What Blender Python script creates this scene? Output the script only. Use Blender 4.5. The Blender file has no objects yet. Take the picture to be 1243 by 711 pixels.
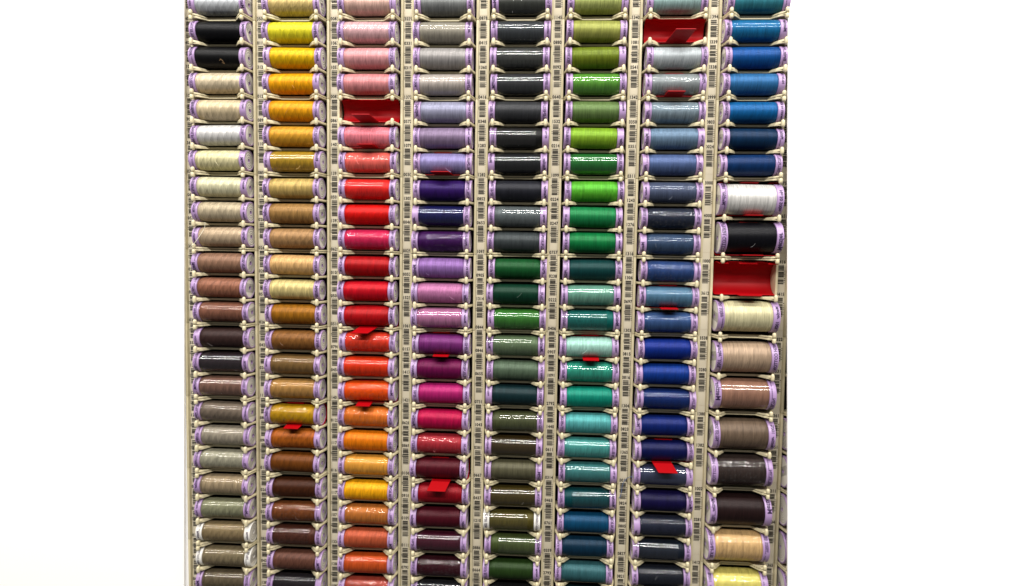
import bpy, bmesh, math, random
from math import pi, sin, cos
from mathutils import Vector, Matrix
random.seed(7)
S = 0.001                     # drawings below are in millimetres
X0, Y0, H0 = 285.0, 290.0, 1.35
def P(x, y, z):               # rack drawing (x right, y down, z out of the rack towards the viewer) -> world metres
    return Vector(((x - X0) * S, -z * S, H0 - (y - Y0) * S))
scene = bpy.context.scene
col = scene.collection

# ---------------------------------------------------------------- camera
cam_d = bpy.data.cameras.new('camera'); cam = bpy.data.objects.new('camera', cam_d); col.objects.link(cam)
a, b, c = 0.0587, 0.0544, 0.0158
Rx = Matrix(((1, 0, 0), (0, cos(a), -sin(a)), (0, sin(a), cos(a))))
Ry = Matrix(((cos(b), 0, sin(b)), (0, 1, 0), (-sin(b), 0, cos(b))))
Rz = Matrix(((cos(c), -sin(c), 0), (sin(c), cos(c), 0), (0, 0, 1)))
R = Rz @ Rx @ Ry
def dirw(v): return Vector((v[0], v[2], -v[1]))
rx, ry, rz = dirw(R[0]), -dirw(R[1]), -dirw(R[2])
m = Matrix((rx, ry, rz)).transposed().to_4x4(); m.translation = P(350.45, 217.42, 587.98)
cam.matrix_world = m
cam_d.sensor_width = 36; cam_d.lens = 36 * 760 / 1243
cam_d.clip_start = 0.01; cam_d.clip_end = 50
scene.camera = cam

# ---------------------------------------------------------------- world, lamps, exposure
w = bpy.data.worlds.new('World'); scene.world = w; w.use_nodes = True
w.node_tree.nodes['Background'].inputs[0].default_value = (1.0, 0.985, 0.96, 1)
w.node_tree.nodes['Background'].inputs[1].default_value = 0.15
def lamp(name, loc, target, sx, sy, power, color=(1.0, 0.97, 0.925)):
    L = bpy.data.lights.new(name, 'AREA'); L.shape = 'RECTANGLE'; L.size = sx; L.size_y = sy; L.energy = power; L.color = color
    o = bpy.data.objects.new(name, L); col.objects.link(o); o.location = loc
    o.rotation_euler = (target - loc).to_track_quat('-Z', 'Y').to_euler()
    return o
tgt = P(300, 400, 0)
lamp('tube_lamp_front', P(300, -745, 1180), tgt, 2.6, 0.09, 40.5)
lamp('tube_lamp_near', P(300, -860, 480), tgt, 2.6, 0.08, 31.0)
scene.view_settings.view_transform = 'Standard'; scene.view_settings.look = 'None'
scene.view_settings.exposure = 0.0; scene.view_settings.gamma = 1.0
try: scene.cycles.transparent_max_bounces = 12
except Exception: pass

# ---------------------------------------------------------------- helpers
def lin(c): 
    c = c / 255.0
    return c / 12.92 if c <= 0.04045 else ((c + 0.055) / 1.055) ** 2.4
def rgb(t, k=1.0): return (min(1, lin(t[0]) * k), min(1, lin(t[1]) * k), min(1, lin(t[2]) * k), 1)
def link(name, data, parent=None, mat=None):
    o = bpy.data.objects.new(name, data); col.objects.link(o)
    if mat is not None and data is not None and not data.materials: data.materials.append(mat)
    if parent is not None: o.parent = parent
    return o
def mesh(name, bm, mat, smooth=True, bevel=0):
    if bevel:
        bmesh.ops.bevel(bm, geom=[e for e in bm.edges if e.is_manifold and e.calc_face_angle(0) > 0.6], offset=bevel, segments=2, affect='EDGES', profile=0.6)
    me = bpy.data.meshes.new(name); bm.to_mesh(me); bm.free()
    if mat: me.materials.append(mat)
    if smooth:
        for p in me.polygons: p.use_smooth = True
        try: me.set_sharp_from_angle(angle=math.radians(38))
        except Exception: pass
    return me
def box(bm, x0, x1, y0, y1, z0, z1):      # local metres-in-mm, y down, z out
    r = bmesh.ops.create_cube(bm, size=1.0)
    for v in r['verts']:
        x = x0 + (v.co.x + .5) * (x1 - x0); y = y0 + (v.co.y + .5) * (y1 - y0); z = z0 + (v.co.z + .5) * (z1 - z0)
        v.co = (x * S, -z * S, -y * S)
    bmesh.ops.recalc_face_normals(bm, faces=bm.faces[:])
def L(x, y, z): return Vector((x * S, -z * S, -y * S))
def tag(o, label, cat, group=None, kind=None):
    if kind: o['kind'] = kind
    if label: o['label'] = label
    if cat: o['category'] = cat
    if group: o['group'] = group
def prism(bm, poly, y0, y1):              # plan polygon of (x, z), extruded in y
    top = [bm.verts.new(L(x, y0, z)) for x, z in poly]; bot = [bm.verts.new(L(x, y1, z)) for x, z in poly]
    bm.faces.new(top); bm.faces.new(list(reversed(bot)))
    n = len(poly)
    for i in range(n): bm.faces.new((top[i], bot[i], bot[(i + 1) % n], top[(i + 1) % n]))
    bmesh.ops.recalc_face_normals(bm, faces=bm.faces[:])

# ---------------------------------------------------------------- materials
def newmat(name):
    m = bpy.data.materials.new(name); m.use_nodes = True
    nt = m.node_tree; return m, nt, nt.nodes['Principled BSDF']
def plastic(name, c, rough=0.4, k=1.0, var=0.06, spec=0.5, scale=60, bump=0.02, sss=0.0):
    m, nt, bs = newmat(name); N = nt.nodes; K = nt.links
    tc = N.new('ShaderNodeTexCoord'); no = N.new('ShaderNodeTexNoise'); no.inputs['Scale'].default_value = scale; no.inputs['Detail'].default_value = 6
    K.new(tc.outputs['Object'], no.inputs['Vector'])
    oi = N.new('ShaderNodeObjectInfo')
    mr = N.new('ShaderNodeMapRange'); mr.inputs['To Min'].default_value = 1 - var; mr.inputs['To Max'].default_value = 1 + var
    K.new(no.outputs['Fac'], mr.inputs['Value'])
    mr2 = N.new('ShaderNodeMapRange'); mr2.inputs['To Min'].default_value = 1 - var * .6; mr2.inputs['To Max'].default_value = 1 + var * .6
    K.new(oi.outputs['Random'], mr2.inputs['Value'])
    mu = N.new('ShaderNodeMath'); mu.operation = 'MULTIPLY'; K.new(mr.outputs[0], mu.inputs[0]); K.new(mr2.outputs[0], mu.inputs[1])
    vm = N.new('ShaderNodeVectorMath'); vm.operation = 'SCALE'; vm.inputs[0].default_value = rgb(c, k)[:3]
    K.new(mu.outputs[0], vm.inputs['Scale']); K.new(vm.outputs[0], bs.inputs['Base Color'])
    bs.inputs['Roughness'].default_value = rough; bs.inputs['Specular IOR Level'].default_value = spec
    if bump:
        n2 = N.new('ShaderNodeTexNoise'); n2.inputs['Scale'].default_value = 900; n2.inputs['Detail'].default_value = 3
        K.new(tc.outputs['Object'], n2.inputs['Vector'])
        bp = N.new('ShaderNodeBump'); bp.inputs['Strength'].default_value = bump * 5; bp.inputs['Distance'].default_value = 0.0002
        K.new(n2.outputs['Fac'], bp.inputs['Height']); K.new(bp.outputs[0], bs.inputs['Normal'])
    if sss:
        bs.inputs['Subsurface Weight'].default_value = sss; bs.inputs['Subsurface Radius'].default_value = (.002, .0016, .0012); bs.inputs['Subsurface Scale'].default_value = 0.6
    return m
CREAM = plastic('cream_plastic', (201, 190, 156), 0.42, 1.0, 0.05)
PAPER = plastic('label_paper', (216, 207, 186), 0.7, 1.0, 0.04, 0.2)
INK = plastic('black_ink', (24, 21, 20), 0.6, 1.0, 0.1, 0.2, bump=0)
LILAC = plastic('lilac_plastic', (160, 132, 174), 0.33, 1.0, 0.05)
WHITECAP = plastic('white_plastic', (215, 212, 206), 0.33, 1.0, 0.04)
PURPLEINK = plastic('purple_ink', (44, 26, 60), 0.5, 1.0, 0.1, 0.3, bump=0)
RED = plastic('red_plastic', (150, 0, 8), 0.5, 1.0, 0.03, 0.16)
CORE = plastic('core_plastic', (150, 120, 165), 0.5)
GAP_SHADE = plastic('gap_shade_board', (30, 27, 24), 0.8, 1.0, 0.2)  # near-black colour stands in for the deep shadow in the rack gaps
WHITE = plastic('white_wall_paint', (252, 251, 250), 0.9, 1.0, 0.004, 0.2, scale=8, bump=0.01)

def make_sticker(name, kind):
    m, nt, bs = newmat(name); N = nt.nodes; K = nt.links
    tc = N.new('ShaderNodeTexCoord'); oi = N.new('ShaderNodeObjectInfo')
    mp = N.new('ShaderNodeMapping'); K.new(tc.outputs['Object'], mp.inputs['Vector'])
    rot = N.new('ShaderNodeVectorMath'); rot.operation = 'SCALE'; rot.inputs[0].default_value = (6.28, 0, 0); K.new(oi.outputs['Random'], rot.inputs['Scale'])
    K.new(rot.outputs[0], mp.inputs['Rotation'])
    wv = N.new('ShaderNodeTexWave'); wv.wave_type = 'BANDS' if kind == 'bars' else 'RINGS'
    if kind == 'bars': wv.bands_direction = 'Y'
    else: wv.rings_direction = 'X'
    wv.inputs['Scale'].default_value = 260 if kind == 'bars' else 150; wv.inputs['Distortion'].default_value = 3.0 if kind == 'bars' else .4
    wv.inputs['Detail'].default_value = 3 if kind == 'bars' else 1; wv.inputs['Detail Scale'].default_value = .05
    K.new(mp.outputs[0], wv.inputs['Vector'])
    gt = N.new('ShaderNodeMath'); gt.operation = 'GREATER_THAN'; gt.inputs[1].default_value = .55 if kind == 'bars' else .86
    K.new(wv.outputs['Fac'], gt.inputs[0])
    # the printed block only covers a band of the disc
    sep = N.new('ShaderNodeSeparateXYZ'); K.new(mp.outputs[0], sep.inputs[0])
    ab = N.new('ShaderNodeMath'); ab.operation = 'ABSOLUTE'; K.new(sep.outputs['Z'], ab.inputs[0])
    lt = N.new('ShaderNodeMath'); lt.operation = 'LESS_THAN'; lt.inputs[1].default_value = 0.0042 if kind == 'bars' else 0.02; K.new(ab.outputs[0], lt.inputs[0])
    mu = N.new('ShaderNodeMath'); mu.operation = 'MULTIPLY'; K.new(gt.outputs[0], mu.inputs[0]); K.new(lt.outputs[0], mu.inputs[1])
    mx = N.new('ShaderNodeMix'); mx.data_type = 'RGBA'; mx.inputs['A'].default_value = rgb((222, 217, 208)); mx.inputs['B'].default_value = rgb((70, 64, 66))
    K.new(mu.outputs[0], mx.inputs['Factor']); K.new(mx.outputs['Result'], bs.inputs['Base Color']); bs.inputs['Roughness'].default_value = .4
    return m
STICK = [make_sticker('end_label_bars', 'bars'), make_sticker('end_label_rings', 'rings')]

def make_thread():
    m, nt, bs = newmat('cotton_thread'); N = nt.nodes; K = nt.links
    uv = N.new('ShaderNodeTexCoord'); oi = N.new('ShaderNodeObjectInfo')
    sep = N.new('ShaderNodeSeparateXYZ'); K.new(uv.outputs['UV'], sep.inputs[0])
    def M(op, a=None, b=None):
        n = N.new('ShaderNodeMath'); n.operation = op
        for i, v in enumerate((a, b)):
            if v is None: continue
            if isinstance(v, (int, float)): n.inputs[i].default_value = v
            else: K.new(v, n.inputs[i])
        return n.outputs[0]
    U, V = sep.outputs['X'], sep.outputs['Y']; rnd = oi.outputs['Random']
    seed = M('MULTIPLY', rnd, 57.0)
    tilt = M('MULTIPLY', M('SUBTRACT', rnd, 0.35), 0.22)
    u2 = M('ADD', U, M('MULTIPLY', V, tilt))
    def noise(us, vs, detail, rough=.6):
        cb = N.new('ShaderNodeCombineXYZ'); K.new(M('MULTIPLY', u2, us), cb.inputs[0]); K.new(M('MULTIPLY', V, vs), cb.inputs[1]); K.new(seed, cb.inputs[2])
        n = N.new('ShaderNodeTexNoise'); n.inputs['Scale'].default_value = 1; n.inputs['Detail'].default_value = detail; n.inputs['Roughness'].default_value = rough
        K.new(cb.outputs[0], n.inputs['Vector']); return n.outputs['Fac']
    fine = noise(80, 2.5, 4, .75)
    broad = noise(10, 3, 3)
    fuzz = noise(60, 60, 3)
    # cross-wound bands: slanted saw-tooth groups of turns, their sheen painted into the colour
    sl = M('ADD', M('MULTIPLY', U, 6.5), M('MULTIPLY', V, M('ADD', M('MULTIPLY', rnd, 5.0), 2.5)))
    saw = M('FRACT', M('ADD', M('ADD', sl, seed), M('MULTIPLY', broad, .8)))
    sl2 = M('SUBTRACT', M('MULTIPLY', U, 6.5), M('MULTIPLY', V, 4.0))
    saw2 = M('FRACT', M('ADD', sl2, M('MULTIPLY', broad, .8)))
    f1 = M('ADD', M('MULTIPLY', M('SUBTRACT', fine, .5), 2.0), M('MULTIPLY', M('SUBTRACT', broad, .5), .5))
    band_sheen = M('MULTIPLY', M('ADD', M('SUBTRACT', saw, .5), M('MULTIPLY', M('SUBTRACT', saw2, .5), .45)), oi.outputs['Alpha'])
    f = M('ADD', 1.0, M('ADD', f1, band_sheen))
    sc = N.new('ShaderNodeVectorMath'); sc.operation = 'SCALE'; K.new(oi.outputs['Color'], sc.inputs[0]); K.new(f, sc.inputs['Scale'])
    K.new(sc.outputs[0], bs.inputs['Base Color'])
    bs.inputs['Roughness'].default_value = .40; bs.inputs['Metallic'].default_value = .22; bs.inputs['Specular IOR Level'].default_value = .16
    bs.inputs['Sheen Weight'].default_value = .0; bs.inputs['Sheen Roughness'].default_value = .4
    h = M('ADD', M('MULTIPLY', fine, 1.0), M('ADD', M('MULTIPLY', saw, .2), M('MULTIPLY', fuzz, .25)))
    bp = N.new('ShaderNodeBump'); bp.inputs['Strength'].default_value = .55; bp.inputs['Distance'].default_value = .0004
    K.new(h, bp.inputs['Height']); K.new(bp.outputs[0], bs.inputs['Normal'])
    return m
THREAD = make_thread()

FILM = {'faint': .022, 'smooth': .06, 'crinkle': .065, 'dotted': .012}
def make_wrap(name, kind):
    m, nt, bs = newmat(name); N = nt.nodes; K = nt.links
    N.remove(bs); out = [n for n in N if n.type == 'OUTPUT_MATERIAL'][0]
    uv = N.new('ShaderNodeTexCoord'); oi = N.new('ShaderNodeObjectInfo')
    mp = N.new('ShaderNodeMapping'); K.new(uv.outputs['UV'], mp.inputs['Vector'])
    off = N.new('ShaderNodeVectorMath'); off.operation = 'SCALE'; off.inputs[0].default_value = (13, 29, 7); K.new(oi.outputs['Random'], off.inputs['Scale']); K.new(off.outputs[0], mp.inputs['Location'])
    tr = N.new('ShaderNodeBsdfTransparent'); tr.inputs[0].default_value = (.97, .97, .97, 1)
    gl = N.new('ShaderNodeBsdfGlossy'); gl.inputs['Roughness'].default_value = {'faint': .03, 'smooth': .012, 'crinkle': .02, 'dotted': .03}[kind]
    # reflection of a thin film, outer side only: a few per cent face-on, more at a glancing angle
    fr = N.new('ShaderNodeLayerWeight'); fr.inputs['Blend'].default_value = .5
    def mm(op, a_, b_):
        n_ = N.new('ShaderNodeMath'); n_.operation = op
        for i_, v_ in enumerate((a_, b_)):
            if isinstance(v_, (int, float)): n_.inputs[i_].default_value = v_
            else: K.new(v_, n_.inputs[i_])
        return n_.outputs[0]
    geo = N.new('ShaderNodeNewGeometry')
    fac = mm('MULTIPLY', mm('ADD', mm('MULTIPLY', mm('POWER', fr.outputs['Facing'], 5.0), .5), FILM[kind]), mm('SUBTRACT', 1.0, geo.outputs['Backfacing']))
    if kind == 'dotted':                  # tiny raised specks catch the light
        vo = N.new('ShaderNodeTexVoronoi'); vo.inputs['Scale'].default_value = 1.0; mv = N.new('ShaderNodeMapping'); K.new(uv.outputs['UV'], mv.inputs['Vector'])
        mv.inputs['Scale'].default_value = (13, 26, 1); K.new(off.outputs[0], mv.inputs['Location']); K.new(mv.outputs[0], vo.inputs['Vector'])
        fac = mm('ADD', fac, mm('MULTIPLY', mm('LESS_THAN', vo.outputs['Distance'], .3), .10))
    mx = N.new('ShaderNodeMixShader'); K.new(fac, mx.inputs[0]); K.new(tr.outputs[0], mx.inputs[1]); K.new(gl.outputs[0], mx.inputs[2]); K.new(mx.outputs[0], out.inputs[0])
    no = N.new('ShaderNodeTexNoise'); K.new(mp.outputs[0], no.inputs['Vector'])
    bp = N.new('ShaderNodeBump'); bp.inputs['Distance'].default_value = .001
    if kind in ('smooth', 'faint'):
        mp.inputs['Scale'].default_value = (3, 2, 1); no.inputs['Scale'].default_value = 2; no.inputs['Detail'].default_value = 1; bp.inputs['Strength'].default_value = .02
    elif kind == 'crinkle':
        mp.inputs['Scale'].default_value = (8, 9, 1); no.inputs['Scale'].default_value = 1.6; no.inputs['Detail'].default_value = 4; bp.inputs['Strength'].default_value = .13
    else:
        mp.inputs['Scale'].default_value = (26, 30, 1); no.inputs['Scale'].default_value = 1.3; no.inputs['Detail'].default_value = 2; bp.inputs['Strength'].default_value = .26
    K.new(no.outputs['Fac'], bp.inputs['Height']); K.new(bp.outputs[0], gl.inputs['Normal'])
    return m
WRAP = {k: make_wrap('clear_film_' + k, k) for k in ('faint', 'smooth', 'crinkle', 'dotted')}

# ---------------------------------------------------------------- text
_f = {}
def text_mesh(s, size, sx=1.0, resu=3):
    cu = bpy.data.curves.new('t', 'FONT'); cu.body = s; cu.size = size; cu.align_x = 'CENTER'; cu.align_y = 'CENTER'; cu.resolution_u = resu; cu.offset = size * (.042 if len(s) == 1 else .028)
    o = bpy.data.objects.new('t', cu); col.objects.link(o)
    dg = bpy.context.evaluated_depsgraph_get(); me = bpy.data.meshes.new_from_object(o.evaluated_get(dg))
    bpy.data.objects.remove(o); bpy.data.curves.remove(cu)
    for v in me.vertices: v.co.x *= sx
    return me
# digit meshes are made once and set side by side
DIG = {}
for ch in '0123456789':
    me = text_mesh(ch, 4.1, .82); DIG[ch] = ([tuple(v.co[:2]) for v in me.vertices], [tuple(p.vertices) for p in me.polygons])
def put_text(bm, s, cx, cy, adv, z, scale=1.0, rot=False):
    n = len(s)
    for i, ch in enumerate(s):
        if ch not in DIG: continue
        vs, fs = DIG[ch]; dx = (i - (n - 1) / 2) * adv
        out = []
        for x, y in vs:
            px, py = x * scale + dx, y * scale
            if rot: px, py = -py, px
            out.append(bm.verts.new(L(cx + px, cy - py, z)))
        for f in fs:
            try: bm.faces.new([out[k] for k in f])
            except Exception: pass

# ---------------------------------------------------------------- spools
def revolve(bm, prof, seg, uvlen=None):   # profile of (x, r) about the local x axis (mm)
    uvl = bm.loops.layers.uv.verify(); rings = []
    for x, r in prof:
        rings.append([bm.verts.new((x * S, -r * sin(2 * pi * k / seg) * S, r * cos(2 * pi * k / seg) * S)) for k in range(seg)])
    x0 = prof[0][0]; x1 = prof[-1][0]
    for i in range(len(prof) - 1):
        for k in range(seg):
            k2 = (k + 1) % seg
            f = bm.faces.new((rings[i][k], rings[i][k2], rings[i + 1][k2], rings[i + 1][k]))
            for lp, (ii, kk) in zip(f.loops, ((i, k), (i, k + 1), (i + 1, k + 1), (i + 1, k))):
                lp[uvl].uv = ((prof[ii][0] - x0) / (x1 - x0 + 1e-9), kk / seg)
    bmesh.ops.recalc_face_normals(bm, faces=bm.faces[:])
    return rings
def cap_mesh(r, t, mat, groove):          # outer face at x=0, towards +x outside; ring t wide
    bm = bmesh.new()
    pr = [(-t, r * .55), (-t, r - .9), (-t + .2, r - .25), (-t + .5, r - .05)]
    if groove: pr += [(-t + 1.2, r - .05), (-t + 1.35, r - .4), (-t + 1.6, r - .4), (-t + 1.75, r)]
    pr += [(-.7, r), (-.2, r - .15), (0, r - .55), (-.05, r - 1.1), (-.5, r - 1.25), (-.5, 1.8), (-2.5, 1.8), (-2.5, .02)]
    revolve(bm, pr, 40)
    return mesh('end_cap', bm, mat)
def sticker_mesh(r, mat):
    bm = bmesh.new(); revolve(bm, [(-.42, r - 1.3), (-.42, 2.0)], 36); return mesh('end_label', bm, mat)
def thread_mesh(r, l):
    bm = bmesh.new(); n = 12
    pr = [(-l / 2, r - 1.2), (-l / 2 + .4, r - .35)]
    for i in range(n + 1):
        t = i / n; pr.append((-l / 2 + 1.2 + t * (l - 2.4), r + .12 * sin(pi * t)))
    pr += [(l / 2 - .4, r - .35), (l / 2, r - 1.2)]
    revolve(bm, pr, 56); return mesh('thread', bm, THREAD)
def wrap_mesh(r, xa, xb, mat):
    bm = bmesh.new(); n = 6
    revolve(bm, [(xa + (xb - xa) * i / n, r) for i in range(n + 1)], 56); return mesh('plastic_wrap', bm, mat)
def ring_text(s, size, r, x, flip, mat):  # lettering printed round the ring, bent onto it
    me = text_mesh(s, size, 1.0, 2); sg = 1
    for v in me.vertices:
        ang = v.co.x / r; off = v.co.y
        # letters run round the ring; angle 0 faces the viewer
        rr = r + .06
        xx = x + (-off if flip else off)
        th = (ang if flip else -ang)
        v.co = (xx * S, -rr * cos(th) * S, -rr * sin(th) * S * (1) )
    me.materials.append(mat); me.name = 'printed_text'
    return me
def kit(r_cap, r_thr, length, big):
    t = 6.0 if not big else 6.3
    k = dict(r=r_cap, rt=r_thr, L=length, t=t)
    k['cap'] = {(m.name, g): cap_mesh(r_cap, t, m, g) for m in (LILAC, WHITECAP) for g in (0, 1)}
    k['stick'] = [sticker_mesh(r_cap, s) for s in STICK]
    k['thread'] = thread_mesh(r_thr, length - 2 * t + .6)
    h = (length - 2 * t) / 2
    spans = {'full': (-h + .1, h - .1), 'left': (-h - 5.5, h - 6.0), 'right': (-h + 7.5, h + 4.5), 'over': (-h + 2.5, h + 5.0)}
    k['wrap'] = {(w_, s_): wrap_mesh(r_cap + .16 if s_ != 'full' else r_thr + .35, sp[0], sp[1], WRAP[w_]) for w_ in WRAP for s_, sp in spans.items()}
    ts = 2.7 if not big else 4.0
    words = ['SILK-FINISH COTTON', 'Mettler', 'No.50 150m', 'MADE IN GERMANY', 'Mettler  No.50'] if not big else ['SILK-FINISH COTTON', 'Mettler', 'No.50 500m', 'Mettler  100%']
    k['text'] = [(ring_text(wd, ts * (1.45 if wd.startswith('Mettler') and len(wd) < 8 else 1), r_cap, 0, f, PURPLEINK), f) for wd in words for f in (0, 1)]
    # fine dashed line printed near the thread side of the ring
    bm = bmesh.new()
    for i in range(26):
        th = -1.5 + i * .12; 
        if i % 7 == 6: continue
        vs = [bm.verts.new((x * S, -(r_cap + .05) * cos(q) * S, -(r_cap + .05) * sin(q) * S)) for x, q in ((-.35, th), (.35, th), (.35, th + .075), (-.35, th + .075))]
        bm.faces.new(vs)
    k['dash'] = mesh('printed_dashes', bm, PURPLEINK, False)
    return k
SMALL = kit(9.95, 9.35, 54.0, False)
BIG = kit(14.5, 13.95, 55.5, True)
THR_K = 0.57
def spool(name, x, y, z, K, color, label, wrap=None, span='full', white=False, group=None, band=.13):
    root = bpy.data.objects.new(name, None); col.objects.link(root); root.empty_display_size = .01
    root.location = P(x, y, z)
    root.rotation_euler = (random.uniform(-.02, .02), random.uniform(-.012, .012), random.uniform(-.02, .02))
    tag(root, label, 'thread spool', group)
    me = K['thread']; th = link('thread', me, root); th.color = tuple(max(.0022, q_ * THR_K - .0035) for q_ in rgb(color)[:3]) + (band,)
    th.rotation_euler = (random.uniform(0, 6.28), 0, 0)
    cm = WHITECAP if white else LILAC
    g = random.random() < .5
    for sgn in (-1, 1):
        cp = link('end_cap', K['cap'][(cm.name, 1 if (sgn > 0) == g else 0)], root)
        if sgn < 0: cp.rotation_euler = (0, 0, pi)
        cp.location = (sgn * K['L'] / 2 * S, 0, 0)
        if white: cp['label'] = 'white end cap'
        st = link('end_label', K['stick'][random.choice((0, 0, 1))], cp)
        # lettering: a sub-part of the cap
        tm, f = random.choice(K['text'])
        tx = link('printed_text', tm, cp); q = random.uniform(-.8, .8)
        tx.location = (-K['t'] * .42 * S, 0, 0)
        tx.rotation_euler = (q, 0, 0)
        if sgn < 0: tx.rotation_euler = (q, 0, pi); tx.scale = (1, 1, 1)
        if (sgn > 0) == g or random.random() < .3:
            ds = link('printed_dashes', K['dash'], cp); ds.location = (-(K['t'] - 2.2) * S, 0, 0)
            ds.rotation_euler = (random.uniform(-.3, .3), 0, pi if sgn < 0 else 0)
    if wrap:
        wr = link('plastic_wrap', K['wrap'][(wrap, span)], root); wr.rotation_euler = (random.uniform(0, 6.28), 0, 0)
    SPOOLS[(name, label)] = root
    return root
SPOOLS = {}

# ---------------------------------------------------------------- holders (snap-together modules of the rack)
XC = [0, 70.13, 141.10, 211.16, 281.61, 350.56, 421.39, 492.10, 561.0]
YC = [-.75, -.1, .1, .6, .25, 0, .2, 0, -.3]
W = 12.2; MOD = 72.0; SLOTW = 58.2
def plate_poly():
    return [(-29.0, -13), (-29.0, -2), (-26.2, 12.0), (-22.2, 12.0), (-13.2, .6), (13.2, .6), (22.2, 12.0), (26.2, 12.0), (29.0, -2), (29.0, -13)]
def divider_mesh(kind):
    bm = bmesh.new()
    if kind == 'mid': a0, a1, l0, l1 = -.45, .45, -1.0, 1.0
    elif kind == 'top': a0, a1, l0, l1 = .45, 1.15, .22, 1.55
    else: a0, a1, l0, l1 = -1.15, -.45, -1.55, -.22
    prism(bm, plate_poly(), a0, a1)
    # raised lip that follows the front edge
    path = [(-27.6, -12), (-27.6, -1.5), (-24.6, 12.4), (-22.0, 12.4), (-13.1, 1.0), (13.1, 1.0), (22.0, 12.4), (24.6, 12.4), (27.6, -1.5), (27.6, -12)]
    path = path[2:8]
    fl = [1.9, 1.55, 1.0, 1.0, 1.55, 1.9]         # the lip flares towards the posts
    ext = []
    for (x, z), g in zip([path[0], ((path[1][0] * .72 + path[2][0] * .28), (path[1][1] * .72 + path[2][1] * .28)), path[2], path[3],
                          ((path[4][0] * .72 + path[3][0] * .28), (path[4][1] * .72 + path[3][1] * .28)), path[5]], fl):
        lo, hi = (l0 * g, l1 * g) if kind == 'mid' else ((l0, l1 * (.6 + .4 * g)) if kind == 'top' else (l0 * (.6 + .4 * g), l1))
        ext.append([bm.verts.new(L(x, lo, z)), bm.verts.new(L(x, hi, z)), bm.verts.new(L(x * .985, hi, z - 2.2)), bm.verts.new(L(x * .985, lo, z - 2.2))])
    for i in range(5):
        for k in range(4): bm.faces.new((ext[i][k], ext[i][(k + 1) % 4], ext[i + 1][(k + 1) % 4], ext[i + 1][k]))
    bm.faces.new(ext[0]); bm.faces.new(list(reversed(ext[-1])))
    for sx in (-1, 1):                      # arm running back to the rail
        q = [(sx * 24.0, 12), (sx * 26.0, 12), (sx * 28.9, -2), (sx * 28.9, -12.5), (sx * 27.2, -12.5), (sx * 27.2, -2)]
        prism(bm, q, l0, l1)
    return mesh('divider', bm, CREAM, True, .00022)
def knob_mesh(kind):
    bm = bmesh.new(); h = {'mid': 3.5, 'top': 2.5, 'bottom': 2.5}[kind]
    cyy = {'mid': 0, 'top': 2.55, 'bottom': -2.55}[kind]
    r = bmesh.ops.create_uvsphere(bm, u_segments=18, v_segments=12, radius=1.0)
    for v in r['verts']:
        zz = max(-1, min(1, v.co.z)); prof = 1.0
        # pillow shaped post, a little narrower at the waist
        k = (abs(v.co.z)) ** .0
        sx = v.co.x; sy = v.co.y
        zc = math.copysign(abs(v.co.z) ** .75, v.co.z)
        rad = math.hypot(sx, sy) + 1e-6; full = (1 - abs(zc) ** 3.2) ** .5 if abs(zc) < 1 else 0
        v.co = L(sx / rad * full * 1.75, cyy + zc * h, sy / rad * full * 2.0)
    return mesh('knob', bm, CREAM)
DIVM = {k: divider_mesh(k) for k in ('mid', 'top', 'bottom')}
KNOBM = {k: knob_mesh(k) for k in ('mid', 'top', 'bottom')}
bm = bmesh.new(); box(bm, 0, 2.2, .15, MOD - .15, -14, 0); RAILM = mesh('rail', bm, CREAM, True, .00045)
bm = bmesh.new(); box(bm, 2.0, W - 2.0, .1, MOD - .1, -6, -4.3); STRIPM = mesh('label_backing', bm, CREAM, False)
bm = bmesh.new(); box(bm, 2.25, W - 2.25, -4.9, MOD - 5.15, -4.2, -4.0); PAPERM = mesh('label_strip', bm, PAPER, False)
def barcode_mesh(h, seed):
    rr = random.Random(seed); bm = bmesh.new(); z = -3.94
    y = 0; blocks = [(0, h * .30), (h * .34, h * .66), (h * .70, h)]
    for bi, (a0, a1) in enumerate(blocks):
        y = a0
        while y < a1 - .25:
            t = rr.choice((.3, .35, .6, .9, 1.1)); t = min(t, a1 - y)
            vs = [bm.verts.new(L(x, yy, z)) for x, yy in ((-2.75, y), (2.5, y), (2.5, y + t), (-2.75, y + t))]
            bm.faces.new(vs); y += t + rr.choice((.18, .2, .25, .4))
    dg = ''.join(rr.choice('0123456789') for _ in range(7))
    put_text(bm, dg, 3.45, h * .60, 1.75, z, .48, True)
    put_text(bm, dg[:2], -3.35, h * .47, 1.5, z, .48, True)
    me = mesh('barcode', bm, INK, False); return me
BAR = [barcode_mesh(15.6, i) for i in range(7)]; BARB = [barcode_mesh(17.6, 50 + i) for i in range(4)]
NUM = {}
def num_mesh(s):
    if s not in NUM:
        bm = bmesh.new(); put_text(bm, s, 0, 0, 1.9, -3.94); NUM[s] = mesh('code_number', bm, INK, False)
    return NUM[s]

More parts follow.
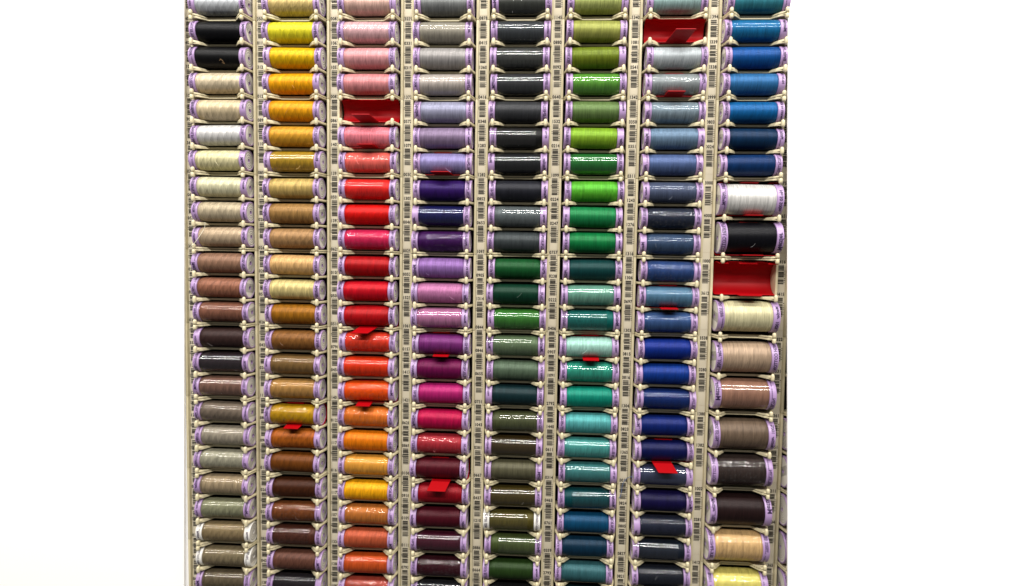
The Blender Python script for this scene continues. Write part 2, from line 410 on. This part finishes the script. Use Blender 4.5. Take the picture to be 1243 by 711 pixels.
CODES = {
1: '4000 4000 1000 1000 3000 3612 0778 0632 0536 3568 0284 0282 0396 3550 1382 1229 1227 0137 1222 0319 0291 0327 0650 0652',
2: '3503 0117 3122 0120 0892 1102 0857 1160 0284 0260 0285 0514 0261 0425 0267 1130 0899 0900 0172 0263 0262 0832 0437 1382',
3: '0085 1063 1057 0087 0865 1402 1391 0501 1392 0629 0105 0504 0510 0790 0450 1401 0122 1171 0161 1172 1071 1334 1288 1087',
4: '3559 0331 0319 1373 0572 1079 0030 1305 0046 0029 0052 1523 1061 0157 1417 1421 0628 0869 0106 0918 0109 0111 0793 0794',
5: '0878 0415 1360 0416 0348 1283 1282 0852 0653 1097 0905 1314 0844 0846 0655 0731 1043 0381 0667 0437 1210 0886 0664 0665',
6: '1145 0880 0092 0640 1532 0214 1099 0224 0247 0757 0238 0222 0406 0907 1091 2792 1440 0611 0314 0463 0761 0359 2793 2794',
7: '1340 1081 0541 1342 0350 0351 0311 1243 1276 1316 1306 0697 1303 0815 0816 1304 0823 1365 0018 0824 0805 0827 0821 0822',
8: '1394 0339 0338 0999 0803 0024',
9: ''}
CODES = {k: v.split() for k, v in CODES.items()}
BIGC = {8: '3000 4000 1000 3612 3538 0280 1380 1382 1002 0281 1412 1413'.split(),
        9: '3752 3651 3416 0415 3322 0331 1361 0351 3211 1304 1365 1366'.split()}
ORD = ['first', 'second', 'third', 'fourth', 'fifth', 'sixth', 'seventh', 'eighth', 'ninth']
def colname(c): return 'leftmost column' if c == 1 else ('rightmost full column' if c == 8 else ('column cut off at right edge' if c == 9 else ORD[c - 1] + ' column from left'))

def holder(c, m, topname=None):
    """one snap-in module: three small slots, or two large ones"""
    big = c >= 8 and m >= 2
    x = XC[c - 1]; y = m * MOD + YC[c - 1]
    root = bpy.data.objects.new('spool_holder', None); col.objects.link(root); root.empty_display_size = .01; root.location = P(x, y, 0)
    link('rail', RAILM, root); r2 = link('rail', RAILM, root); r2.location = L(W - 2.2, 0, 0)
    link('label_backing', STRIPM, root); lab = link('label_strip', PAPERM, root)
    printed = []
    if big:
        for j in range(2):
            code = BIGC[c][(m - 2) * 2 + j]; printed.append(code); yy = 3.2 + j * 30
            n = link('code_number', num_mesh(code), lab); n.location = L(W / 2 + (.35 if c == 8 else 0), yy, 0)
            b_ = link('barcode', random.choice(BARB), lab); b_.location = L(W / 2, yy + 3.0, 0)
    else:
        for j in range(3):
            s = m * 3 + j; cs = CODES[c]; yy = -2.6 + j * 22.4
            if 0 <= s < len(cs):
                printed.append(cs[s]); n = link('code_number', num_mesh(cs[s]), lab); n.location = L(W / 2, yy, 0)
            b_ = link('barcode', random.choice(BAR), lab); b_.location = L(W / 2, yy + 2.7, 0)
    if c < 9 or m >= 4:
        cx = W + SLOTW / 2
        divs = [('top', 0)] + ([('mid', 36)] if big else [('mid', 24), ('mid', 48)]) + [('bottom', MOD)]
        for kind, dy in divs:
            d = link('divider', DIVM[kind], root); d.location = L(cx, dy, 0)
            for sx in (-1, 1):
                k = link('knob', KNOBM[kind], d); k.location = L(sx * 24.1, 0, 12.2)
    return root, printed

# ---------------------------------------------------------------- red shelf cards
def card_mesh(r, axis_z, half, start):
    bm = bmesh.new(); a0, a1 = math.radians(start), math.radians(283); n = 22; t = .35
    xs = [-half, -17.8, -8, 8, 17.8, half]; grid = {}
    angs = [a0, a0 + .48] + [a0 + .48 + (a1 - a0 - .48) * i / n for i in range(1, n + 1)]
    for j, th in enumerate(angs):
        for i, xx in enumerate(xs):
            # corners rounded by pulling the outer column in at the ends
            q = xx
            if abs(xx) == half and (j == 0 or j == len(angs) - 1): q = xx * .95
            for k, rr in enumerate((r, r + t)):
                grid[(j, i, k)] = bm.verts.new(L(q, -rr * sin(th), rr * cos(th)))
    def solid(j, i): return not (j == 0 and i in (1, 3)) and 0 <= j < len(angs) - 1 and 0 <= i < len(xs) - 1
    for j in range(len(angs) - 1):
        for i in range(len(xs) - 1):
            if not solid(j, i): continue
            G = grid
            bm.faces.new((G[j, i, 0], G[j, i + 1, 0], G[j + 1, i + 1, 0], G[j + 1, i, 0]))
            bm.faces.new((G[j, i, 1], G[j + 1, i, 1], G[j + 1, i + 1, 1], G[j, i + 1, 1]))
            if not solid(j - 1, i): bm.faces.new((G[j, i, 0], G[j, i, 1], G[j, i + 1, 1], G[j, i + 1, 0]))
            if not solid(j + 1, i): bm.faces.new((G[j + 1, i, 0], G[j + 1, i + 1, 0], G[j + 1, i + 1, 1], G[j + 1, i, 1]))
            if not solid(j, i - 1): bm.faces.new((G[j, i, 0], G[j + 1, i, 0], G[j + 1, i, 1], G[j, i, 1]))
            if not solid(j, i + 1): bm.faces.new((G[j, i + 1, 0], G[j, i + 1, 1], G[j + 1, i + 1, 1], G[j + 1, i + 1, 0]))
    for v in [v for v in bm.verts if not v.link_faces]: bm.verts.remove(v)
    bmesh.ops.recalc_face_normals(bm, faces=bm.faces[:])
    return mesh('card_trough', bm, RED)
CARDS = {k: card_mesh(10.2, 3, 27.0, k) for k in (56, 82)}; CARDB = {k: card_mesh(15.0, 3, 27.5, k) for k in (60, 84)}
def red_card(c, ycen, label, tab, big=False, empty=False):
    """tab = (x centre, width, root y, root z, tip dx, tip y, tip z) in mm from the slot axis"""
    cx = XC[c - 1] + W + SLOTW / 2
    root = bpy.data.objects.new('red_slot_card', None); col.objects.link(root); root.location = P(cx, ycen + .3, 3 if not big else 1.5)
    tag(root, label, 'slot card', 'red plastic slot cards')
    link('card_trough', (CARDB[60 if empty else 84] if big else CARDS[56 if empty else 82]), root)
    if tab:
        x, wd, y0, z0, dx, y1, z1 = tab; y0, z0 = (14.7, 3.2) if big else (9.95, 2.2); bm = bmesh.new(); h = wd / 2
        pts = [(x - h, y0, z0), (x + h, y0, z0), (x + h * .96 + dx, y1, z1), (x - h * .96 + dx, y1, z1)]
        d = (L(0, y1, z1) - L(0, y0, z0)).normalized(); nrm = Vector((0, -d.z, d.y)) * .0004
        lo = [bm.verts.new(L(*p) - nrm) for p in pts]; hi = [bm.verts.new(L(*p) + nrm) for p in pts]
        bm.faces.new(lo); bm.faces.new(list(reversed(hi)))
        for i in range(4): bm.faces.new((lo[i], hi[i], hi[(i + 1) % 4], lo[(i + 1) % 4]))
        bmesh.ops.recalc_face_normals(bm, faces=bm.faces[:])
        link('pull_tab', mesh('pull_tab', bm, RED, False, .00018), root)
    return root

# ---------------------------------------------------------------- stock list: (colour words, sRGB, film, film span)
_ = None
T = {
1: [('silvery white', (200,203,208)), ('plain black', (27,27,29)), ('black', (28,28,29)), ('cream', (226,208,176)), ('pale beige', (228,208,170)),
    ('white', (224,222,220)), ('ivory', (234,225,176)), ('pale ivory', (230,224,186)), ('light taupe', (200,184,154)), ('sand', (198,174,144)),
    ('rosy brown', (155,118,96)), ('copper brown', (158,106,84)), ('chestnut brown', (138,92,74), 'faint', 'full'), ('dark espresso', (64,47,45)),
    ('black brown', (50,42,46), 'crinkle', 'full'), ('mid brown', (132,98,84), 'crinkle', 'full'), ('grey brown', (126,112,98), 'faint', 'full'),
    ('light stone', (168,158,140), 'faint', 'full'), ('pale greige', (172,168,146), 'faint', 'full'), ('beige', (170,150,120), 'faint', 'full'),
    ('sage grey', (148,148,118), 'faint', 'full'), ('khaki', (150,130,96), 'faint', 'full', 'W'), ('grey khaki', (138,124,96), 'faint', 'full', 'W'),
    ('dark khaki', (108,96,76), 'faint', 'full')],
2: [('pale gold', (214,188,122)), ('lemon yellow', (236,224,52)), ('golden yellow', (234,186,16)), ('orange yellow', (250,172,26)), ('amber', (238,164,30)),
    ('ochre', (220,160,52)), ('mustard', (188,148,40), 'crinkle', 'full'), ('sandy gold', (204,174,104)), ('bronze', (168,128,76)), ('tan', (176,136,92)),
    ('light apricot', (226,180,120)), ('pale straw', (224,204,138)), ('golden brown', (164,108,34)), ('mid brown', (140,94,50)),
    ('olive brown', (130,100,60), 'faint', 'full'), ('caramel', (182,136,76), 'faint', 'full'), ('old gold', (190,144,28), 'dotted', 'left'),
    ('copper', (174,94,34)), ('chocolate brown', (118,68,30)), ('dark chocolate', (74,42,28)), ('russet brown', (124,72,42), 'dotted', 'over'),
    ('plum brown', (84,50,40), 'faint', 'left'), ('cocoa', (106,70,58)), ('brownish black', (46,42,45), 'faint', 'full')],
3: [('pale peach', (222,182,168)), ('baby pink', (238,188,192), 'faint', 'full'), ('rose pink', (228,160,163)), ('salmon pink', (226,146,148)), None,
    ('bright pink', (240,134,148)), ('coral', (242,108,98), 'dotted', 'full'), ('bright red', (234,46,42), 'faint', 'left'), ('poppy red', (220,28,18)),
    ('raspberry', (214,42,88), 'dotted', 'full'), ('dark red', (178,14,30)), ('crimson', (204,18,40)), ('deep red', (182,8,30)),
    ('tomato red', (234,64,42), 'dotted', 'full'), ('orange red', (228,58,24), 'faint', 'full'), ('vivid orange', (244,86,14), 'dotted', 'full'),
    ('orange tan', (232,122,46), 'dotted', 'full'), ('bright orange', (242,130,12)), ('soft orange', (238,166,66), 'faint', 'full'), ('golden orange', (252,176,28)),
    ('caramel orange', (200,120,56), 'dotted', 'full'), ('terracotta', (190,90,60)), ('burnt orange', (218,90,38), 'faint', 'full'), ('brick rose', (176,74,60), 'dotted', 'full')],
4: [('mid grey', (128,130,130)), ('stone grey', (162,156,142), 'faint', 'over'), ('light grey', (164,160,158)), ('warm silver', (192,182,174), 'faint', 'full'),
    ('lilac grey', (160,160,186)), ('dusty mauve', (142,122,152)), ('lavender', (148,138,190)), ('deep violet', (54,30,98)),
    ('indigo', (28,30,84), 'smooth', 'full'), ('dark purple', (66,28,86), 'dotted', 'right'), ('lilac purple', (146,106,172)), ('orchid', (192,120,166)),
    ('pink lilac', (190,120,162), 'smooth', 'full'), ('plum', (120,48,116)), ('wine', (112,22,76)), ('magenta', (182,40,112)), ('cerise', (188,12,76)),
    ('dusty red', (176,50,60), 'dotted', 'full'), ('dark maroon', (86,12,36)), ('garnet red', (150,20,36)), ('deep maroon', (80,18,36)),
    ('dark wine', (72,26,42), 'smooth', 'full'), ('blackcurrant', (62,28,36), 'dotted', 'full'), ('charcoal', (42,42,46), 'smooth', 'full')],
5: [('dark graphite', (62,64,60), 'smooth', 'full'), ('slate charcoal', (62,66,70), 'crinkle', 'full'), ('dark grey', (68,70,68), 'crinkle', 'full'),
    ('gunmetal', (58,60,62), 'crinkle', 'full'), ('charcoal', (62,63,66)), ('soft black', (40,40,40), 'crinkle', 'left'), ('near black', (36,38,40), 'smooth', 'full'),
    ('blue black', (44,45,52)), ('blue grey', (98,106,108), 'smooth', 'right'), ('dark slate', (66,72,74)), ('forest green', (30,86,46)),
    ('bottle green', (14,62,46)), ('grass green', (58,122,48), 'smooth', 'full'), ('grey green', (96,116,86), 'smooth', 'left'), ('dark sage', (88,106,86)),
    ('blackish teal', (30,52,56)), ('dark olive', (80,85,56), 'smooth', 'right'), ('olive black', (64,52,30), 'crinkle', 'full'), ('grey olive', (96,93,72)),
    ('dark olive brown', (72,62,30), 'smooth', 'full'), ('olive', (90,82,40), 'smooth', 'left', 'W'), ('moss green', (76,88,50), 'crinkle', 'right'),
    ('deep green', (46,68,34)), ('black', (34,34,34))],
6: [('pale green', (172,180,106)), ('olive lime', (160,164,84)), ('moss olive', (112,128,38)), ('leaf green', (94,158,58), 'crinkle', 'full'), ('sage green', (104,130,76)),
    ('lime green', (132,174,48)), ('dark green', (38,112,50), 'crinkle', 'full'), ('bright green', (92,184,54)), ('emerald', (34,132,76)), ('kelly green', (4,122,66)),
    ('dark teal', (10,66,66)), ('pale aqua', (110,166,146), 'crinkle', 'full'), ('deep teal', (8,102,96), 'smooth', 'left'), ('mint', (166,214,200)),
    ('jade', (44,150,126), 'crinkle', 'full'), ('teal green', (22,142,120)), ('turquoise', (88,172,172)), ('light teal', (74,156,150), 'smooth', 'full'),
    ('dusty teal', (60,122,122), 'crinkle', 'full'), ('dark petrol', (8,76,82), 'crinkle', 'right'), ('petrol blue', (12,76,112)), ('ink blue', (14,54,76)),
    ('slate teal', (60,106,112)), ('dark slate green', (22,46,50))],
7: [('pale teal grey', (150,178,176)), None, ('silver grey', (192,200,204)), ('mid silver', (150,158,160), 'dotted', 'full'), ('blue grey', (136,154,166), 'faint', 'full'),
    ('dusty blue', (110,136,162)), ('slate blue', (86,106,152)), ('dark slate blue', (80,90,116), 'faint', 'full'), ('navy grey', (46,52,68), 'dotted', 'full'),
    ('dark denim', (60,80,110), 'faint', 'full'), ('mid blue', (50,74,126), 'dotted', 'full'), ('steel blue', (86,126,156), 'faint', 'full'),
    ('denim blue', (58,86,134), 'faint', 'full'), ('royal blue', (10,48,134)), ('ultramarine', (14,58,140)), ('dark blue', (26,46,104), 'faint', 'full'),
    ('deep blue', (8,42,112)), ('navy', (12,30,80)), ('greyed navy', (60,66,92), 'crinkle', 'full'), ('dark indigo', (30,26,68)),
    ('blue black', (42,46,62), 'faint', 'full'), ('black navy', (36,42,54), 'crinkle', 'left'), ('blackish blue', (38,41,50), 'faint', 'full'), ('inky blue', (24,28,50))],
8: [('teal', (58,130,146)), ('azure', (16,112,166), 'faint', 'full'), ('cobalt blue', (20,82,152)), ('sky blue', (52,112,168)), ('bright azure', (8,98,160)),
    ('dark ink blue', (10,52,84)), ('deep sea blue', (8,56,104))],
}
B8 = [('white', (232,230,226)), ('black', (24,24,30)), None, ('pale cream', (230,222,178)), ('taupe', (190,164,138)), ('rose brown', (160,118,98), 'smooth', 'full'),
      ('brown taupe', (118,100,84)), ('dark grey brown', (66,56,53), 'dotted', 'full'), ('very dark brown', (46,33,33)), ('light sand', (226,186,130), 'dotted', 'full'),
      ('pale lemon', (236,222,122), 'dotted', 'full')]
B9 = [('olive', (120,116,70)), ('grey', (120,118,116)), ('brown', (120,84,60)), ('dark grey', (80,78,78)), ('black', (30,30,32))]

# ---------------------------------------------------------------- the setting: backboard coloured as deep shade, and the white boards either side
bm = bmesh.new(); box(bm, -60, 640, -100, 640, -19, -15.5)
bb = link('backboard', mesh('backboard', bm, GAP_SHADE, False), None); bb.location = P(0, 0, 0); bb['kind'] = 'structure'
def board(name, xi0, xi1, xo, zt, zb, th=2.4):   # inner edge x, and depth, at y=-330 and y=1000; outer x
    bm = bmesh.new()
    pts = [(xi0, -330, zt), (xi1, 1000, zb), (xo, 1000, zb), (xo, -330, zt)]
    prv = [[bm.verts.new(L(x, y, z + dz)) for x, y, z in pts] for dz in (0, th)]
    bm.faces.new(prv[0]); bm.faces.new(list(reversed(prv[1])))
    for i in range(4): bm.faces.new((prv[0][i], prv[1][i], prv[1][(i + 1) % 4], prv[0][(i + 1) % 4]))
    bmesh.ops.recalc_face_normals(bm, faces=bm.faces[:])
    o = link(name, mesh(name, bm, WHITE, False, .0003), None); o.location = P(0, 0, 0); o['kind'] = 'structure'
bm = bmesh.new(); box(bm, -14, -.15, -300, 800, -15, -.6)
fl_ = link('white_side_post', mesh('white_side_post', bm, WHITE, False), None); fl_.location = P(0, 0, 0); fl_['kind'] = 'structure'
board('white_board', 10.44, -9.9, -900, .6, .6)
board('white_board', 553.32, 583.73, 1500, -14.2, 49.0)
# ---------------------------------------------------------------- build
def NEXT(c, m_):                         # colour of the first spool standing in a module
    if c == 9: return 'half-hidden one beside code ' + BIGC[9][(m_ - 2) * 2]
    big_ = c == 8 and m_ >= 2
    lst = B8[(m_ - 2) * 2:(m_ - 2) * 2 + 2] if big_ else T[c][m_ * 3 + 1:m_ * 3 + 4]
    e_ = [q for q in lst if q]
    return e_[0][0] if e_ else 'lowest'
labels_seen = {}
def uniq(l):
    assert l not in labels_seen, l
    labels_seen[l] = 1; return l
for c in range(1, 10):
    for m_ in range(-1, 8):
        r_, printed = holder(c, m_)
        big = c >= 8 and m_ >= 2
        if printed:
            t = ('cream strip of the two-slot holder at the right edge beside the ' + NEXT(8, m_) + ' spool') if c == 9 else (('cream two-slot spool holder' if big else 'cream three-slot spool holder') + ' around the ' + NEXT(c, m_) + ' spool, ' + colname(c))
        elif c == 9: t = ['topmost', 'second', 'third'][m_ + 1] + ' cream spool holder strip in the column cut off at the right edge'
        else: t = 'cream holder at the top edge around the ' + T[c][0][0] + ' spool, ' + colname(c)
        tag(r_, uniq(t), 'spool holder', 'snap-together spool holders of the rack')
for c in range(1, 9):
    cx = XC[c - 1] + W + SLOTW / 2; above = None
    for i, ent in enumerate(T[c]):
        s = i - 1; y = s * 24 + 12.4 + YC[c - 1] + (.5, 0, -.5)[s % 3]
        if ent is None: above = 'empty red slot'; continue
        nm, rgb_ = ent[0], ent[1]; wr = ent[2] if len(ent) > 2 else None; sp = ent[3] if len(ent) > 3 else 'full'; wh = len(ent) > 4
        x = cx + random.uniform(-1.0, 1.0) - (1.2 if c == 8 else 0)
        l = nm + ' thread spool' + (' with white ends' if wh else '')
        l += (' below the ' + above + (' one' if 'slot' not in above else '')) if above else ' at the top edge'
        l += ', ' + colname(c)
        spool('thread_spool', x, y, 3 + random.uniform(-.5, .4), SMALL, rgb_, uniq(l), wr, sp, wh, 'small cotton thread spools on the rack', .3 if c <= 2 else (.17 if c == 3 else .1))  # last value: painted winding sheen, strongest in the left columns
        above = nm
cx = XC[7] + W + SLOTW / 2; above = 'deep sea blue'
for i, ent in enumerate(B8):
    y = 144 + 36 * i + 18 + (.8, -.8)[i % 2]
    if ent is None: above = 'large empty red slot'; continue
    wr = ent[2] if len(ent) > 2 else None
    spool('large_thread_spool', cx + random.uniform(-.8, .5), y, 1.5, BIG, ent[1],
          uniq('large ' + ent[0] + ' thread spool below the ' + above + (' one' if 'slot' not in above else '') + ', right-hand column'), wr, 'full', False, 'large cotton thread spools on the rack')
    above = ent[0]
cx = XC[8] + W + SLOTW / 2
for i, (nm, cc) in enumerate(B9):
    y = 144 + 36 * (i + 6) + 18
    spool('large_thread_spool', cx + .3 * i - 1, y, 1.5, BIG, cc,
          uniq('large spool end at the right edge, beyond the large ' + B8[i + 6][0] + ' spool'), None, 'full', False, 'large cotton thread spools on the rack')

CARDLIST = [  # column, slot, big, tab, label
 (2, 15, 0, (0, 15, 9.8, 7, 0, 11.5, 13.5), 'red slot card tab under the old gold spool, second column from left'),
 (3, 3, 0, (1, 17, 9.4, 4, -4, 6.8, 18), 'empty curved red slot card with tab between salmon pink and bright pink spools'),
 (3, 4, 0, (2, 15, 10.6, 6, -2, 8.8, 14.0), 'red slot card tab under the bright pink spool, third column from left'),
 (3, 11, 0, (1, 17, 9.6, 7, -5, 14.5, 17), 'red slot card tab hanging under the deep red spool, third column from left'),
 (3, 14, 0, (-2, 14, 9.8, 7, 0, 11.8, 13.5), 'red slot card tab under the vivid orange spool, third column from left'),
 (4, 5, 0, (1, 17, 10.6, 5, -2, 8.6, 14.5), 'red slot card tab under the lavender spool, fourth column from left'),
 (4, 12, 0, (1, 15, 10.2, 6, 0, 10.6, 12.5), 'red slot card tab between the plum and wine spools'),
 (4, 17, 0, (2, 18, 8.5, 8, -3, 16.5, 18), 'bright red slot card tab hanging down over the garnet red spool'),
 (6, 12, 0, (1, 15, 10.0, 7, 0, 11.3, 13.5), 'red slot card tab between the mint and jade spools'),
 (7, 0, 0, (0, 18, 9.4, 4, 5, 5.2, 21), 'empty curved red slot card with tall tab above the silver grey spool'),
 (7, 2, 0, (-1, 16, 10.6, 6, 1, 8.6, 14.0), 'red slot card tab under the mid silver spool'),
 (7, 10, 0, (0, 16, 10.2, 6, 0, 10.6, 13), 'red slot card tab between the steel blue and denim blue spools'),
 (7, 16, 0, (-2, 18, 8.5, 8, 4, 16.0, 18), 'bright red slot card tab hanging down over the greyed navy spool'),
 (8, 0, 1, (2, 16, 15.2, 6, 0, 15.0, 12), 'red slot card behind the large white spool'),
 (8, 1, 1, (2, 19, 15.2, 6, 0, 14.8, 12), 'red slot card behind the large black spool'),
 (8, 2, 1, (1, 21, 15.4, 4, 0, 15.2, 14), 'large empty curved red slot card between black and pale cream spools'),
]
for c, s, bg, tab, lb in CARDLIST:
    y = (144 + 36 * s + 18 if bg else s * 24 + 12) + YC[c - 1]
    red_card(c, y, uniq(lb), tab, bool(bg), 'empty' in lb)
# ---------------------------------------------------------------- loose thread ends
def strand(name, pts, r, color, parent=None):
    """a thin curved strand through the given local points (mm)"""
    cu = []; n = len(pts)
    for i in range(n - 1):
        p0, p1, p2, p3 = [Vector(pts[max(0, min(n - 1, i + k))]) for k in (-1, 0, 1, 2)]
        for t in (0, .25, .5, .75):
            cu.append(.5 * ((2 * p1) + (p2 - p0) * t + (2 * p0 - 5 * p1 + 4 * p2 - p3) * t * t + (3 * p1 - p0 - 3 * p2 + p3) * t ** 3))
    cu.append(Vector(pts[-1])); bm = bmesh.new(); rings = []
    for i, p in enumerate(cu):
        d = (cu[min(i + 1, len(cu) - 1)] - cu[max(i - 1, 0)]).normalized(); u = d.cross(Vector((0.1, .2, 1))).normalized(); v = d.cross(u)
        q = [p + (u * cos(a_) + v * sin(a_)) * r for a_ in (0, pi / 3 * 1, pi / 3 * 2, pi, pi / 3 * 4, pi / 3 * 5)]
        rings.append([bm.verts.new(L(*w_)) for w_ in q])
    for i in range(len(rings) - 1):
        for k in range(6): bm.faces.new((rings[i][k], rings[i][(k + 1) % 6], rings[i + 1][(k + 1) % 6], rings[i + 1][k]))
    bm.faces.new(rings[0]); bm.faces.new(list(reversed(rings[-1])))
    bmesh.ops.recalc_face_normals(bm, faces=bm.faces[:])
    o = link(name, mesh(name, bm, THREAD), parent); o.color = rgb(color); return o
rt = random.Random(11); keys = [k for k in SPOOLS]
for k in keys:
    if rt.random() > .2: continue
    o = SPOOLS[k]; rr_ = 14.8 if 'large' in k[0] else 10.35
    x_ = rt.uniform(-14, 12); a_ = rt.uniform(-.4, .5); lng = rt.uniform(3, 7); sl = rt.uniform(.3, .9) * rt.choice((-1, 1)); pts = []
    for i in range(5):
        t = i / 4; th = a_ + t * lng * .7 / rr_ + .05 * sin(t * 3)
        pts.append((x_ + sl * lng * t + rt.uniform(-.3, .3), rr_ * sin(th), rr_ * cos(th) + .15 + t * .5))
    th_ = [c_ for c_ in o.children if c_.name.startswith('thread')][0].color
    e = strand('thread_end', pts, .14, (0, 0, 0), o); e.color = (min(1, th_[0] * 1.5 + .12), min(1, th_[1] * 1.5 + .12), min(1, th_[2] * 1.5 + .12), 1)
for k, o in SPOOLS.items():
    if k[1].startswith('black thread spool below the plain black'):
        strand('thread_end', [(3, 5, 9.4), (4.5, 4, 9.8), (6.5, 5.5, 9.3), (5, 6.5, 8.6), (7.5, 7, 8.3)], .22, (140, 112, 80), o)
        strand('thread_end', [(4, 3.5, 9.9), (6, 5, 9.4), (7, 7.5, 7.8)], .2, (140, 112, 80), o)
    if k[1].startswith('sand thread spool below the light taupe'):
        strand('thread_end', [(-12, -13, 12.5), (-13, -8, 11.5), (-17, -1, 12), (-22, 6, 12.5), (-25, 9, 12)], .22, (232, 228, 208), o)
lt = strand('loose_thread', [(16, 0, 6), (11.5, .6, 3), (7.5, 4, 1.2), (5.0, 9, .8), (4.2, 15, .8), (3.4, 20, .7), (1.6, 22.5, .7)], .3, (74, 92, 128))
lt.location = P(XC[6], 427 + YC[6] - 72 * .06, 0); tag(lt, uniq('loose blue thread curling down over the strip between turquoise and deep blue spools'), 'loose thread')
print('objects', len(bpy.data.objects))
